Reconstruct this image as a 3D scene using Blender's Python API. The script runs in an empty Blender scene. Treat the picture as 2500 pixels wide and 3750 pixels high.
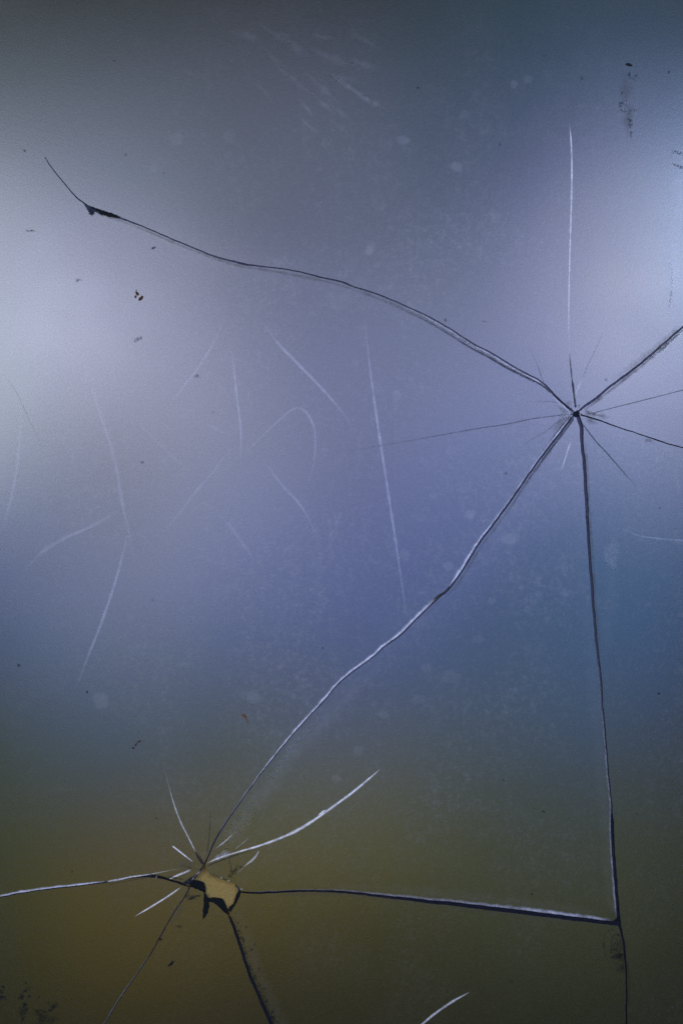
import bpy, math, random
import numpy as np
from mathutils import Vector
from mathutils.geometry import delaunay_2d_cdt

random.seed(7)
rng = np.random.default_rng(7)
SC = bpy.context.scene
COL = SC.collection

# ------------------------------------------------------------------ camera
S = 0.0002                      # metres per photo pixel (frame 0.5 x 0.75 m)
DIST = 1.1
cam_d = bpy.data.cameras.new('camera')
cam = bpy.data.objects.new('camera', cam_d); COL.objects.link(cam)
cam.location = (0, -DIST, 0); cam.rotation_euler = (math.radians(90), 0, 0)
cam_d.sensor_fit = 'VERTICAL'; cam_d.sensor_height = 36
cam_d.lens = 36 * DIST / 0.75
cam_d.clip_start = 0.01; cam_d.clip_end = 50
SC.camera = cam

# ------------------------------------------------------------------ world, lamps, exposure
world = bpy.data.worlds.new('World'); SC.world = world; world.use_nodes = True
WORLD_COL = (0.004, 0.004, 0.004)
world.node_tree.nodes['Background'].inputs[0].default_value = (*WORLD_COL, 1)
world.node_tree.nodes['Background'].inputs[1].default_value = 1.0

# x, z, radius, (r, g, b) watts : unseen lamps added behind the camera, coloured to shape the pane's glare
LAMP_Y = -1.4
LAMPS = [
#LAMPS-BEGIN
 (0.545, 0.279, 0.308, (2.147, 2.013, 4.138)),
 (-0.727, 0.279, 0.308, (6.357, 7.116, 8.547)),
 (-0.182, 0.465, 0.308, (0.988, 1.185, 1.851)),
 (-0.364, -0.465, 0.308, (0.379, 0.588, 0.000)),
 (0.364, 0.651, 0.308, (0.101, 0.545, 0.991)),
 (-0.364, -0.279, 0.168, (0.000, 0.124, 0.625)),
 (0.364, -0.093, 0.308, (0.000, 0.556, 1.910)),
 (0.727, 0.465, 0.168, (1.770, 3.262, 4.813)),
 (-0.545, 0.465, 0.308, (0.855, 1.351, 1.718)),
 (0.182, 0.279, 0.168, (0.410, 0.518, 0.614)),
 (-0.545, -0.093, 0.168, (0.085, 0.281, 1.053)),
 (0.000, -0.279, 0.168, (0.074, 0.188, 0.587)),
 (0.364, -0.465, 0.308, (0.541, 0.605, 0.165)),
 (-0.364, 0.279, 0.168, (1.460, 1.355, 1.913)),
 (0.000, 0.651, 0.168, (0.162, 0.169, 0.325)),
 (-0.364, -0.651, 0.168, (0.272, 0.067, 0.000)),
 (0.000, -0.465, 0.168, (0.237, 0.200, 0.000)),
 (-0.182, -0.093, 0.168, (0.024, 0.194, 0.861)),
 (0.000, 0.093, 0.308, (1.017, 1.043, 3.154)),
 (-0.364, -0.093, 0.168, (0.816, 0.763, 0.807)),
 (0.545, 0.279, 0.168, (1.201, 1.389, 1.408)),
 (0.545, -0.279, 0.168, (0.000, 0.000, 0.309)),
 (0.545, 0.465, 0.308, (0.000, 0.000, 1.867)),
 (-0.182, 0.093, 0.168, (0.677, 0.740, 0.560)),
 (-0.545, 0.465, 0.168, (0.396, 0.201, 0.619)),
 (0.182, 0.093, 0.168, (0.245, 0.259, 0.424)),
 (-0.182, -0.651, 0.168, (0.164, 0.077, 0.000)),
 (0.545, 0.465, 0.168, (1.191, 0.959, 0.313)),
 (0.545, -0.093, 0.168, (0.044, 0.250, 0.354)),
 (0.000, -0.651, 0.168, (0.183, 0.144, 0.000)),
#LAMPS-END
]
for li, (lx, lz, lr, lc) in enumerate(LAMPS):
    m = max(lc)
    if m <= 0: continue
    ld = bpy.data.lights.new('added_lamp', 'AREA'); ld.shape = 'DISK'; ld.size = lr * 2
    ld.color = tuple(c / m for c in lc); ld.energy = m
    lo = bpy.data.objects.new('added_lamp', ld); COL.objects.link(lo)
    lo.location = (lx, LAMP_Y - .012 * (li - 9), lz); lo.rotation_euler = (math.radians(90), 0, 0)   # faces +Y, to the pane

vs = SC.view_settings
SC.display_settings.display_device = 'sRGB'
vs.view_transform = 'Standard'; vs.look = 'None'; vs.exposure = 0; vs.gamma = 1; vs.use_curve_mapping = False

# ------------------------------------------------------------------ materials
def new_mat(name):
    m = bpy.data.materials.new(name); m.use_nodes = True
    nt = m.node_tree; b = nt.nodes['Principled BSDF']
    return m, nt, b
def node(nt, t, **kw):
    n = nt.nodes.new(t)
    for k, v in kw.items(): setattr(n, k, v)
    return n
def coords(nt):
    return node(nt, 'ShaderNodeNewGeometry').outputs['Position']
def noise(nt, vec, scale, detail=3, rough=.55, dist=0):
    n = node(nt, 'ShaderNodeTexNoise'); n.inputs['Scale'].default_value = scale
    n.inputs['Detail'].default_value = detail; n.inputs['Roughness'].default_value = rough
    n.inputs['Distortion'].default_value = dist
    nt.links.new(vec, n.inputs['Vector']); return n.outputs[0]
def ramp(nt, val, a, b, lo=0., hi=1.):
    n = node(nt, 'ShaderNodeMapRange'); n.interpolation_type = 'SMOOTHSTEP'
    n.inputs[1].default_value = a; n.inputs[2].default_value = b
    n.inputs[3].default_value = lo; n.inputs[4].default_value = hi
    nt.links.new(val, n.inputs[0]); return n.outputs[0]
def mth(nt, op, a, b=None):
    n = node(nt, 'ShaderNodeMath', operation=op)
    for i, v in enumerate((a, b)):
        if v is None: continue
        if isinstance(v, (int, float)): n.inputs[i].default_value = v
        else: nt.links.new(v, n.inputs[i])
    return n.outputs[0]
def mixc(nt, f, a, b):
    n = node(nt, 'ShaderNodeMix', data_type='RGBA')
    if isinstance(f, (int, float)): n.inputs[0].default_value = f
    else: nt.links.new(f, n.inputs[0])
    for i, c in ((6, a), (7, b)):
        if isinstance(c, tuple): n.inputs[i].default_value = (*c, 1)
        else: nt.links.new(c, n.inputs[i])
    return n.outputs[2]

def pane_material():
    m, nt, b = new_mat('satin_acrylic')
    p = coords(nt)
    # dried-water mottling, denser towards the middle right as on the photographed sheet
    cl = noise(nt, p, 95, 6, .68)
    cl2 = noise(nt, p, 13, 3, .5)
    # the film is thick on the triangular shard and the upper middle, thin at the lower left
    dmap = node(nt, 'ShaderNodeVectorMath', operation='DISTANCE'); nt.links.new(p, dmap.inputs[0]); dmap.inputs[1].default_value = (.07, 0, .02)
    reg = ramp(nt, dmap.outputs['Value'], .14, .40, 1., .25)
    cl3 = noise(nt, p, 210, 4, .7)
    dust = mth(nt, 'ADD', mth(nt, 'MULTIPLY', ramp(nt, cl, .44, .76), .6), mth(nt, 'MULTIPLY', ramp(nt, cl3, .42, .72), .55))
    dust = mth(nt, 'MULTIPLY', mth(nt, 'MULTIPLY', dust, ramp(nt, cl2, .36, .68, .3, 1.)), reg)
    # scattered round droplet marks
    vo = node(nt, 'ShaderNodeTexVoronoi'); vo.inputs['Scale'].default_value = 46
    nt.links.new(p, vo.inputs['Vector'])
    spot = ramp(nt, vo.outputs['Distance'], .10, .17, 1., 0.)
    sepc = node(nt, 'ShaderNodeSeparateColor'); nt.links.new(vo.outputs['Color'], sepc.inputs[0])
    pick = ramp(nt, sepc.outputs[0], .72, .98)
    spot = mth(nt, 'MULTIPLY', spot, pick)
    # fine specks
    fine = noise(nt, p, 1100, 2, .7)
    finef = ramp(nt, fine, .40, .62, -.5, .5)
    d = mth(nt, 'ADD', mth(nt, 'MULTIPLY', dust, .15), mth(nt, 'MULTIPLY', mth(nt, 'MULTIPLY', spot, reg), .03))
    med = ramp(nt, noise(nt, p, 420, 3, .65), .38, .66, -.5, .5)
    d = mth(nt, 'ADD', d, mth(nt, 'MULTIPLY', finef, .034))
    d = mth(nt, 'ADD', d, mth(nt, 'MULTIPLY', mth(nt, 'MULTIPLY', med, reg), .022))
    d = mth(nt, 'MAXIMUM', d, 0.)
    base = mixc(nt, d, (.0225, .0205, .0085), (.36, .34, .31))
    nt.links.new(base, b.inputs['Base Color'])
    b.inputs['IOR'].default_value = 1.62
    # satin sheen varies with the film on it
    r = mth(nt, 'ADD', mth(nt, 'MULTIPLY', ramp(nt, cl2, .3, .7), .02), .228)
    r = mth(nt, 'ADD', r, mth(nt, 'MULTIPLY', dust, .03))
    r = mth(nt, 'ADD', r, mth(nt, 'MULTIPLY', finef, -.022))
    nt.links.new(r, b.inputs['Roughness'])
    # orange-peel surface
    bp = node(nt, 'ShaderNodeBump'); bp.inputs['Strength'].default_value = 1.
    bp.inputs['Distance'].default_value = .000012
    hgt = mth(nt, 'ADD', noise(nt, p, 900, 1, .5), mth(nt, 'MULTIPLY', noise(nt, p, 300, 2, .5), 1.0))
    nt.links.new(hgt, bp.inputs['Height']); nt.links.new(bp.outputs[0], b.inputs['Normal'])
    return m
M_PANE = pane_material()

def simple(name, col, rough=.7, spec=.3, grain=None, bump=0):
    m, nt, b = new_mat(name); p = coords(nt)
    if grain:
        f = noise(nt, p, grain[0], 3, .6)
        c = mixc(nt, ramp(nt, f, .3, .7), tuple(x * (1 - grain[1]) for x in col), tuple(min(1, x * (1 + grain[1])) for x in col))
        nt.links.new(c, b.inputs['Base Color'])
        if bump:
            bp = node(nt, 'ShaderNodeBump'); bp.inputs['Distance'].default_value = bump
            nt.links.new(f, bp.inputs['Height']); nt.links.new(bp.outputs[0], b.inputs['Normal'])
    else: b.inputs['Base Color'].default_value = (*col, 1)
    b.inputs['Roughness'].default_value = rough
    b.inputs['Specular IOR Level'].default_value = spec
    return m
M_WALL = simple('ochre_plaster', (.26, .172, .046), .9, .2, (1300, .22), .00012)
M_SIDE = simple('shaded_fracture_side', (.012, .013, .018), .8, .1)  # near-black colour stands for the shade inside the crack gaps
M_CHIP = simple('dark_fracture_chip', (.009, .010, .010), .9, .02, (2500, .5), .0001)
M_SLATE = simple('slate_fracture_chip', (.030, .036, .05), .8, .05, (1500, .5), .0001)
M_RUST = simple('rust_brown_grit', (.055, .022, .008), .9, .1, (3000, .6), .0001)
M_ORANGE = simple('orange_rust_grit', (.14, .06, .018), .9, .1, (3000, .4), .0001)
M_GRIT = simple('black_grit', (.012, .012, .012), .9, .1, (3000, .5), .0001)

def film(name, col, rough=.6, spec=.2, ior=1.5, gs=700, gl=.35, gh=.6, ga=.6):
    """a thin film whose coverage is the mesh attribute 'cover' broken up by fine noise"""
    m, nt, b = new_mat(name); p = coords(nt)
    b.inputs['Base Color'].default_value = (*col, 1)
    b.inputs['Roughness'].default_value = rough; b.inputs['Specular IOR Level'].default_value = spec
    b.inputs['IOR'].default_value = ior
    at = node(nt, 'ShaderNodeAttribute', attribute_name='cover')
    g = ramp(nt, noise(nt, p, gs, 3, .6), gl, gh, 1 - ga, 1.)
    a = mth(nt, 'MULTIPLY', at.outputs['Fac'], g)
    tr = node(nt, 'ShaderNodeBsdfTransparent'); mx = node(nt, 'ShaderNodeMixShader')
    nt.links.new(a, mx.inputs[0]); nt.links.new(tr.outputs[0], mx.inputs[1]); nt.links.new(b.outputs[0], mx.inputs[2])
    out = [n for n in nt.nodes if n.type == 'OUTPUT_MATERIAL'][0]
    nt.links.new(mx.outputs[0], out.inputs[0])
    return m
F_WHITE = film('white_fracture_line', (.86, .80, .74), .28, .5, 1.62, 420, .3, .62, .45)
F_EDGE = film('pale_broken_edge', (.62, .58, .60), .28, .5, 1.62, 600, .3, .62, .45)
F_SCR = film('pale_scratch', (.80, .77, .80), .24, .5, 1.62, 260, .3, .65, .4)
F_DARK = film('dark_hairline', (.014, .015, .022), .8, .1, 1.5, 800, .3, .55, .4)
F_GRIME_SHADE = film('soft_grime_and_shade', (.016, .018, .018), .9, .05, 1.5, 520, .42, .60, .75)  # for grime and for the painted shadow blots below the hole
F_OLIVE = film('olive_grime_and_shade', (.11, .10, .075), .9, .05, 1.5, 420, .35, .62, .6)  # for olive grime and for the painted bevel shading beside cracks
F_DUST = film('pale_dust', (.50, .47, .45), .25, .5, 1.62, 150, .30, .72, .5)

# ------------------------------------------------------------------ helpers
def W(px, py): return ((px - 1250) * S, (1875 - py) * S)
def obj(name, verts, faces, mat, parent=None, cover=None, smooth=None, mats=None, midx=None):
    me = bpy.data.meshes.new(name); me.from_pydata([tuple(map(float, v)) for v in verts], [], faces)
    for mm in (mats or [mat]): me.materials.append(mm)
    if midx is not None: me.polygons.foreach_set('material_index', midx)
    if smooth is not None: me.polygons.foreach_set('use_smooth', smooth)
    if cover is not None:
        a = me.attributes.new('cover', 'FLOAT', 'POINT'); a.data.foreach_set('value', [float(c) for c in cover])
    me.update()
    o = bpy.data.objects.new(name, me); COL.objects.link(o)
    if parent: o.parent = parent
    return o

def spline(pts, step=7.):
    """Catmull-Rom through rows (x, y, extra...)"""
    P = np.array(pts, float)
    if len(P) == 2: 
        n = max(2, int(np.hypot(*(P[1, :2] - P[0, :2])) / step)); t = np.linspace(0, 1, n)[:, None]
        return P[0] * (1 - t) + P[1] * t
    Q = np.vstack([2 * P[0] - P[1], P, 2 * P[-1] - P[-2]]); out = []
    for i in range(1, len(Q) - 2):
        p0, p1, p2, p3 = Q[i - 1:i + 3]; n = max(1, int(round(np.hypot(*(p2[:2] - p1[:2])) / step)))
        for k in range(n):
            t = k / n
            out.append(.5 * ((2 * p1) + (-p0 + p2) * t + (2 * p0 - 5 * p1 + 4 * p2 - p3) * t * t + (-p0 + 3 * p1 - 3 * p2 + p3) * t ** 3))
    out.append(P[-1]); return np.array(out)
def normals(p):
    d = np.gradient(p[:, :2], axis=0); d /= np.linalg.norm(d, axis=1, keepdims=True) + 1e-9
    return np.stack([d[:, 1], -d[:, 0]], 1)          # to the left of travel (up when travelling right)
def wobble(n, amp, k=5):
    r = rng.normal(size=n + 2 * k); ker = np.hanning(2 * k + 1); ker /= ker.sum()
    return np.convolve(r, ker, 'same')[k:k + n] * amp * math.sqrt(k)

# ------------------------------------------------------------------ cracks: x, y, gap width (photo pixels)
X0, X1, Y0, Y1 = -500, 3000, -500, 4250
CR = {
 'arc': [(2101,1510,6),(2047,1465,6),(1983,1401,5),(1928,1370,5),(1864,1334,5),(1800,1294,5),(1725,1255,4.5),(1633,1196,4.5),(1553,1152,4),(1473,1116,4),(1378,1076,4),
         (1298,1051,3.6),(1250,1032,3.6),(1180,1016,3.2),(1076,991,3),(989,979,3),(917,971,5),(861,959,6),(781,937,4.5),(694,901,4),(606,865,3.6),(526,831,3.6),(446,801,6),
         (383,783,9),(350,770,9),(325,756,6),(311,747,4),(279,721,3.5),(239,674,3),(199,626,2.4),(165,575,1.4)],
 'upper_right': [(2117,1506,8),(2139,1488,9),(2179,1459,10),(2246,1405,9),(2313,1356,9),(2380,1300,8),(2447,1242,8),(2500,1196,8),(2600,1105,8),(3000,700,8)],
 'right': [(2121,1518,5),(2153,1528,6),(2197,1541,5),(2246,1559,4.5),(2313,1582,4),(2380,1604,4),(2447,1626,4),(2500,1640,4),(2650,1680,4),(3000,1765,4)],
 'down': [(2114,1518,9),(2120,1540,11),(2128,1566,11),(2130,1624,9),(2137,1682,9),(2141,1758,9),(2146,1825,9),(2150,1900,8),(2159,2047,7),(2168,2167,7),(2179,2302,6),(2191,2422,5.5),
          (2200,2500,5),(2203,2564,5),(2211,2643,4.5),(2219,2747,4),(2227,2851,4),(2235,2922,4),(2238,2986,7),(2240,3010,11),(2241,3058,12),(2247,3162,12),(2254,3257,12),(2262,3340,12),(2268,3381,10),
          (2276,3425,6),(2283,3457,6),(2289,3520,5),(2293,3592,4),(2292,3750,4),(2290,3950,4),(2288,4250,4)],
 'diagonal': [(2100,1518,8),(2047,1589,7),(1983,1672,6),(1927,1748,6),(1864,1840,6),(1808,1916,6),(1744,2003,6),(1688,2095,5.5),(1641,2158,6),(1601,2192,5),(1529,2262,4),(1465,2326,4),(1409,2366,3.5),
          (1354,2414,3.2),(1250,2493,3),(1180,2572,2.6),(1100,2659,2.4),(1044,2723,2.4),(973,2811,2.4),(901,2907,2.6),(845,2986,3.5),(809,3042,4),(785,3086,4),(758,3146,4),(750,3164,4)],
 'shelf': [(883,3266,5),(925,3270,7),(989,3268,7),(1060,3264,7),(1140,3262,7),(1250,3266,8),(1330,3274,9),(1449,3288,11),(1569,3301,13),(1728,3318,15),(1888,3338,16),(2007,3352,16),(2127,3367,16),(2191,3375,15),(2275,3384,14)],
 'lower': [(838,3348,8),(848,3374,9),(865,3417,9),(881,3469,9),(901,3528,10),(917,3576,10),(941,3628,10),(965,3688,11),(993,3750,12),(1080,3950,12),(1190,4250,12)],
 'lower_left': [(694,3250,3),(680,3281,3),(654,3318,3),(622,3369,2.6),(584,3437,2.4),(550,3497,2.2),(510,3556,2.2),(462,3624,2),(415,3696,2),(383,3750,2),(270,3920,2),(60,4250,2)],
 'left': [(672,3238,8),(644,3229,6),(615,3221,6),(582,3213,7),(548,3209,7),(515,3211,5),(481,3215,3),(400,3229,2.5),(303,3242,2.5),(191,3254,2.5),(80,3270,2.5),(0,3285,2.5),(-200,3320,2.5),(-500,3375,2.5)],
}
CRS = {}
for k, v in CR.items():
    p = spline(v, 8.)
    n = normals(p); w = wobble(len(p), .55, 3); w[:3] = 0; w[-3:] = 0
    p[:, :2] += n * w[:, None]
    if k in ('right', 'upper_right'): p[:, 2] *= .75
    if k == 'arc': p[:, 2] *= .92
    p[:, 2] = np.maximum(1., p[:, 2] + wobble(len(p), .35, 2))
    CRS[k] = (p, n)
def prof(table, x):
    t = sorted(table); return np.interp(x, [a for a, _ in t], [b for _, b in t])
# lips: (crack, side) -> (axis used for the table, [(coordinate, lip width px)])
LIPS = {
 ('diagonal', -1): ('y', [(1515,4),(1700,4),(1750,4),(1850,4),(2000,6),(2100,6.5),(2150,4),(2165,3),(2190,7),(2300,7),(2450,6.5),(2600,5.5),(2750,4),(2850,2.5),(2950,1.5),(3170,1)]),
 ('shelf', 1): ('x', [(880,1),(950,2),(1100,2.5),(1250,4),(1500,6),(1800,7.5),(2000,8.5),(2200,7),(2275,4)]),
 ('arc', 1): ('x', [(160,.8),(900,1),(1250,2),(1400,4),(1700,5),(1950,5.5),(2100,6)]),
 ('down', -1): ('y', [(1500,1),(1900,1.2),(2400,2.5),(2700,4),(3000,4),(3340,5),(3400,1.5),(4250,1)]),
 ('left', -1): ('x', [(-500,6),(0,5.5),(200,5.5),(330,4),(400,3),(500,5),(560,4),(640,2),(700,1)]),
 ('lower_left', -1): ('y', [(3240,.8),(3450,1),(3550,2),(4250,2.2)]),
 ('down', 1): ('y', [(1500,.8),(4250,.8)]),
}
def lipw(k, side, p):
    if (k, side) in LIPS:
        ax, t = LIPS[(k, side)]
        v = prof(t, p[:, 0] if ax == 'x' else p[:, 1])
        return np.maximum(.5, v * (1 + wobble(len(p), .12, 2)))
    return np.full(len(p), .7)
SIDE = {}
for k, (p, n) in CRS.items():
    for s in (1, -1):
        lw = lipw(k, s, p)
        outer = p[:, :2] + s * n * (p[:, 2:3] / 2)
        inner = outer + s * n * lw[:, None]
        SIDE[(k, s)] = (inner, outer, lw)

# ------------------------------------------------------------------ relief of each shard (metres, towards +Y = away from camera)
def dist_to(poly, x, y):
    q = poly[::3, :2]; d = np.full(x.shape, 1e9)
    a = q[:-1]; b = q[1:]
    for i in range(len(a)):
        v = b[i] - a[i]; L = v @ v + 1e-9
        t = np.clip(((x - a[i, 0]) * v[0] + (y - a[i, 1]) * v[1]) / L, 0, 1)
        d = np.minimum(d, np.hypot(x - a[i, 0] - t * v[0], y - a[i, 1] - t * v[1]))
    return d
DEG = math.pi / 180
#      cx, cy, offset(mm), tilt sideways, tilt upward (deg), [(crack, curl height mm, reach px)]
REL = {
 'S1': (1100, 1500, 0.0, 0, 0, [('diagonal', -.15, 60), ('left', -.06, 60), ('upper_right', .10, 70)]),
 'S2': (2450, 1400, .15, .22, .15, [('right', -.05, 60), ('upper_right', .05, 60)]),
 'S3': (2450, 2600, .1, .12, -.15, [('down', .05, 60), ('right', .05, 60)]),
 'S4': (1700, 2700, -.15, 0, .38, [('shelf', .13, 60), ('down', -.05, 70), ('diagonal', .14, 70)]),
 'S5': (1600, 3600, .55, .05, -.18, [('shelf', .05, 60), ('lower', .07, 50)]),
 'S6': (720, 3600, .75, -.15, -.15, [('lower', -.04, 60), ('lower_left', .03, 40)]),
 'S7': (250, 3650, .3, 0, -.30, [('left', .08, 60)]),
}
ARC_P = CRS['arc'][0]
def relief(sh, x, y):
    x = np.asarray(x, float); y = np.asarray(y, float)
    cx, cy, off, tx, tz, curls = REL[sh]
    f = np.full(x.shape, off * .001)
    f = f + math.tan(tx * DEG) * (x - cx) * S + math.tan(tz * DEG) * (cy - y) * S
    for c, h, r in curls:
        f = f + h * .001 * np.exp(-dist_to(CRS[c][0], x, y) / r)
    if sh == 'S1':
        o = np.argsort(ARC_P[:, 0]); yc = np.interp(x, ARC_P[o, 0], ARC_P[o, 1])
        d = dist_to(ARC_P, x, y); endf = np.clip((x - 300) / 500, 0, 1) * np.clip((2110 - x) / 60, 0, 1)
        f = f + np.where(y < yc, .10, -.16) * .001 * np.exp(-d / 70) * endf
    f = f + .00006 * np.sin(x / 310 + 1.3 * y / 520) + .00005 * np.sin(y / 270 - x / 700)   # the sheet is not dead flat
    return f

TH = .003
def run(k, side, rev=False, lo=None, hi=None, ax=1):
    """points of one crack side as (inner, outer) rows"""
    inn, out, _ = SIDE[(k, side)]
    m = np.ones(len(inn), bool)
    if lo is not None: m &= inn[:, ax] > lo
    if hi is not None: m &= inn[:, ax] < hi
    a = np.hstack([inn[m], out[m]])
    return a[::-1] if rev else a
def pts(*l): return np.array([[a, b, a, b] for a, b in l], float)
def jag(R_):
    out = [R_[0]]
    for a, b in zip(R_[:-1], R_[1:]):
        L = np.hypot(*(b[:2] - a[:2])); k = max(1, int(L / 4))
        for i in range(1, k):
            m_ = a + (b - a) * (i + rng.uniform(-.25, .25)) / k; d_ = rng.uniform(-1.5, 1.5, 2); out.append(m_ + np.array([*d_, *d_]))
        out.append(b)
    return np.array(out)
HS4 = pts((757,3184),(764,3194),(768,3202),(778,3206),(788,3205),(799,3211),(810,3219),(826,3222),(841,3226),(853,3232),(864,3238),(874,3248),(881,3258))
HS5 = pts((844,3350),(843,3343),(857,3322),(868,3304),(876,3287),(880,3276))
HS6 = pts((698,3248),(722,3257),(738,3264),(750,3272),(756,3290),(764,3303),(784,3307),(799,3321),(818,3338),(830,3348))
HS1 = pts((742,3174),(738,3184),(729,3198),(716,3213),(700,3226),(684,3233))
HS1, HS4, HS5, HS6 = jag(HS1), jag(HS4), jag(HS5), jag(HS6)
OUT = {
 'S1': [run('left', -1), pts((X0, Y0), (X1, Y0)), run('upper_right', 1, True), run('arc', -1), run('arc', 1, True), run('diagonal', -1), HS1],
 'S2': [run('upper_right', -1), run('right', 1, True)],
 'S3': [run('right', -1), pts((X1, Y1)), run('down', 1, True)],
 'S4': [run('diagonal', 1), HS4, run('shelf', 1, hi=2252, ax=0), run('down', -1, True, hi=3364)],
 'S5': [run('shelf', -1, hi=2262, ax=0), run('down', -1, lo=3396), run('lower', 1, True), HS5],
 'S6': [run('lower', -1), run('lower_left', 1, True), HS6],
 'S7': [run('lower_left', -1), pts((X0, Y1)), run('left', 1, True)],
}
root = bpy.data.objects.new('cracked_pane', None); COL.objects.link(root); root.location = (0, 0, 0)
root['label'] = 'cracked satin acrylic pane with a jagged hole, blue glare above and olive below'
root['category'] = 'pane'

def inside(poly, x, y):
    c = np.zeros(x.shape, bool); j = len(poly) - 1
    for i in range(len(poly)):
        xi, yi = poly[i]; xj, yj = poly[j]
        if yi != yj:
            c ^= ((yi > y) != (yj > y)) & (x < (xj - xi) * (y - yi) / (yj - yi) + xi)
        j = i
    return c
SHARD = {}
LABELS = {'S1': 'large upper shard slit by the long arc crack', 'S2': 'narrow wedge shard at the right edge', 'S3': 'tall shard right of the near vertical crack',
          'S4': 'mottled triangular shard between the two break points', 'S5': 'dark olive shard under the shelf crack',
          'S6': 'golden olive shard below the hole', 'S7': 'golden olive shard at the lower left corner'}
def build_shard(sh):
    R = np.vstack(OUT[sh])
    keep = [0]
    for i in range(1, len(R)):
        if np.hypot(*(R[i, :2] - R[keep[-1], :2])) > .6: keep.append(i)
    R = R[keep]
    if np.hypot(*(R[0, :2] - R[-1, :2])) < .6: R = R[:-1]
    inn = R[:, :2]; out = R[:, 2:]; n = len(R)
    G = 28
    gx, gy = np.meshgrid(np.arange(X0 + G / 2, X1, G), np.arange(Y0 + G / 2, Y1, G)); gx = gx.ravel(); gy = gy.ravel()
    gx = gx + rng.uniform(-6, 6, gx.shape); gy = gy + rng.uniform(-6, 6, gy.shape)
    m = inside(inn, gx, gy); gx, gy = gx[m], gy[m]
    m = dist_to(np.vstack([inn, inn[:1]]).repeat(3, 0)[:, :2], gx, gy) > 9
    gx, gy = gx[m], gy[m]
    V = [Vector((float(a), float(b))) for a, b in inn] + [Vector((float(a), float(b))) for a, b in zip(gx, gy)]
    vo, eo, fo, _, _, _ = delaunay_2d_cdt(V, [(i, (i + 1) % n) for i in range(n)], [], 0, 1e-5)
    P2 = np.array([[v.x, v.y] for v in vo]); F = [f for f in fo]
    cen = np.array([P2[list(f)].mean(0) for f in F]); mk = inside(inn, cen[:, 0], cen[:, 1])
    F = [f for f, k in zip(F, mk) if k]
    def orient(f):
        a, b, c = P2[f[0]], P2[f[1]], P2[f[2]]
        # world x = px, world z = -py ; need normal -Y
        cr = (b[0] - a[0]) * -(c[1] - a[1]) - (-(b[1] - a[1])) * (c[0] - a[0])
        return list(f) if cr > 0 else list(f)[::-1]
    F = [orient(f) for f in F]
    yf = relief(sh, P2[:, 0], P2[:, 1])
    verts = [(W(a, b)[0], y, W(a, b)[1]) for (a, b), y in zip(P2, yf)]
    faces = F; nf = len(F); smooth = [True] * nf; midx = [0] * nf
    yi = relief(sh, inn[:, 0], inn[:, 1])
    lw = np.hypot(*(out - inn).T)
    area = 0.5 * np.sum(inn[:, 0] * np.roll(inn[:, 1], -1) - np.roll(inn[:, 0], -1) * inn[:, 1])
    rings = [(inn, yi), (out, yi + np.minimum(lw, 4) * .35 * S), (out, yi + TH)]
    base = []
    for q, yy in rings:
        base.append(len(verts)); verts += [(W(a, b)[0], y, W(a, b)[1]) for (a, b), y in zip(q, yy)]
    for r in range(2):
        for i in range(n):
            j = (i + 1) % n
            a, b, c, d = base[r] + i, base[r] + j, base[r + 1] + j, base[r + 1] + i
            faces.append([a, b, c, d] if area > 0 else [d, c, b, a])   # outward
            smooth.append(False); midx.append(0 if r == 0 and max(lw[i], lw[j]) > 1.5 else 1)
    # back sheet
    bb = len(verts); verts += [(v[0], v[1] + TH, v[2]) for v in verts[:len(P2)]]
    for f in F[:nf]:
        faces.append([bb + i for i in reversed(f)]); smooth.append(True); midx.append(0)
    o = obj('shard', verts, faces, None, root, smooth=smooth, mats=[M_PANE, M_SIDE], midx=midx)
    o['label'] = LABELS[sh]
    SHARD[sh] = o
for sh in OUT: build_shard(sh)

# dark strips added in the open cracks, standing for the shade in the gaps
M_GAP_SHADE = simple('gap_shade', (.060, .058, .082), .9, .05, (1200, .5), .0001)
M_GAP_SHADE2 = simple('black_gap_shade', (.012, .012, .017), .95, .02, (1200, .5), .0001)
def gap_strip(k, shards, lo=None, hi=None, ax=1, depth=.0011, mat=None):
    p, n = CRS[k]
    m = np.ones(len(p), bool)
    if lo is not None: m &= p[:, ax] > lo
    if hi is not None: m &= p[:, ax] < hi
    p, n = p[m], n[m]; N = len(p); verts = []; faces = []
    yy = np.maximum(*[relief(s_, p[:, 0], p[:, 1]) for s_ in shards]) + depth
    for q in (-1, -.4, .4, 1):
        xy = p[:, :2] + n * (q * (p[:, 2] / 2 + 1.5))[:, None]
        verts += [(W(a, b)[0], y_ + (0 if abs(q) == 1 else .0001 * rng.uniform(.5, 2)), W(a, b)[1]) for (a, b), y_ in zip(xy, yy)]
    verts += [(v[0], v[1] + .0012, v[2]) for v in verts]
    for b_ in (0, 4 * N):
        for r in range(3):
            for i in range(N - 1):
                f = [b_ + r * N + i, b_ + r * N + i + 1, b_ + (r + 1) * N + i + 1, b_ + (r + 1) * N + i]
                faces.append(f if b_ == 0 else f[::-1])
    for i in range(N - 1):
        faces.append([i, i + 1, 4 * N + i + 1, 4 * N + i]); faces.append([3 * N + i, 3 * N + i + 1, 7 * N + i + 1, 7 * N + i])
    obj('gap_shade', verts, faces, mat or M_GAP_SHADE, root)
gap_strip('arc', ('S1', 'S1')); gap_strip('upper_right', ('S1', 'S2')); gap_strip('right', ('S2', 'S3'), mat=M_GAP_SHADE2); gap_strip('down', ('S4', 'S3'), hi=2984); gap_strip('down', ('S4', 'S3'), lo=2976, hi=3380, mat=M_GAP_SHADE2, depth=.0014); gap_strip('down', ('S5', 'S3'), lo=3384, mat=M_GAP_SHADE2)
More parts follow.
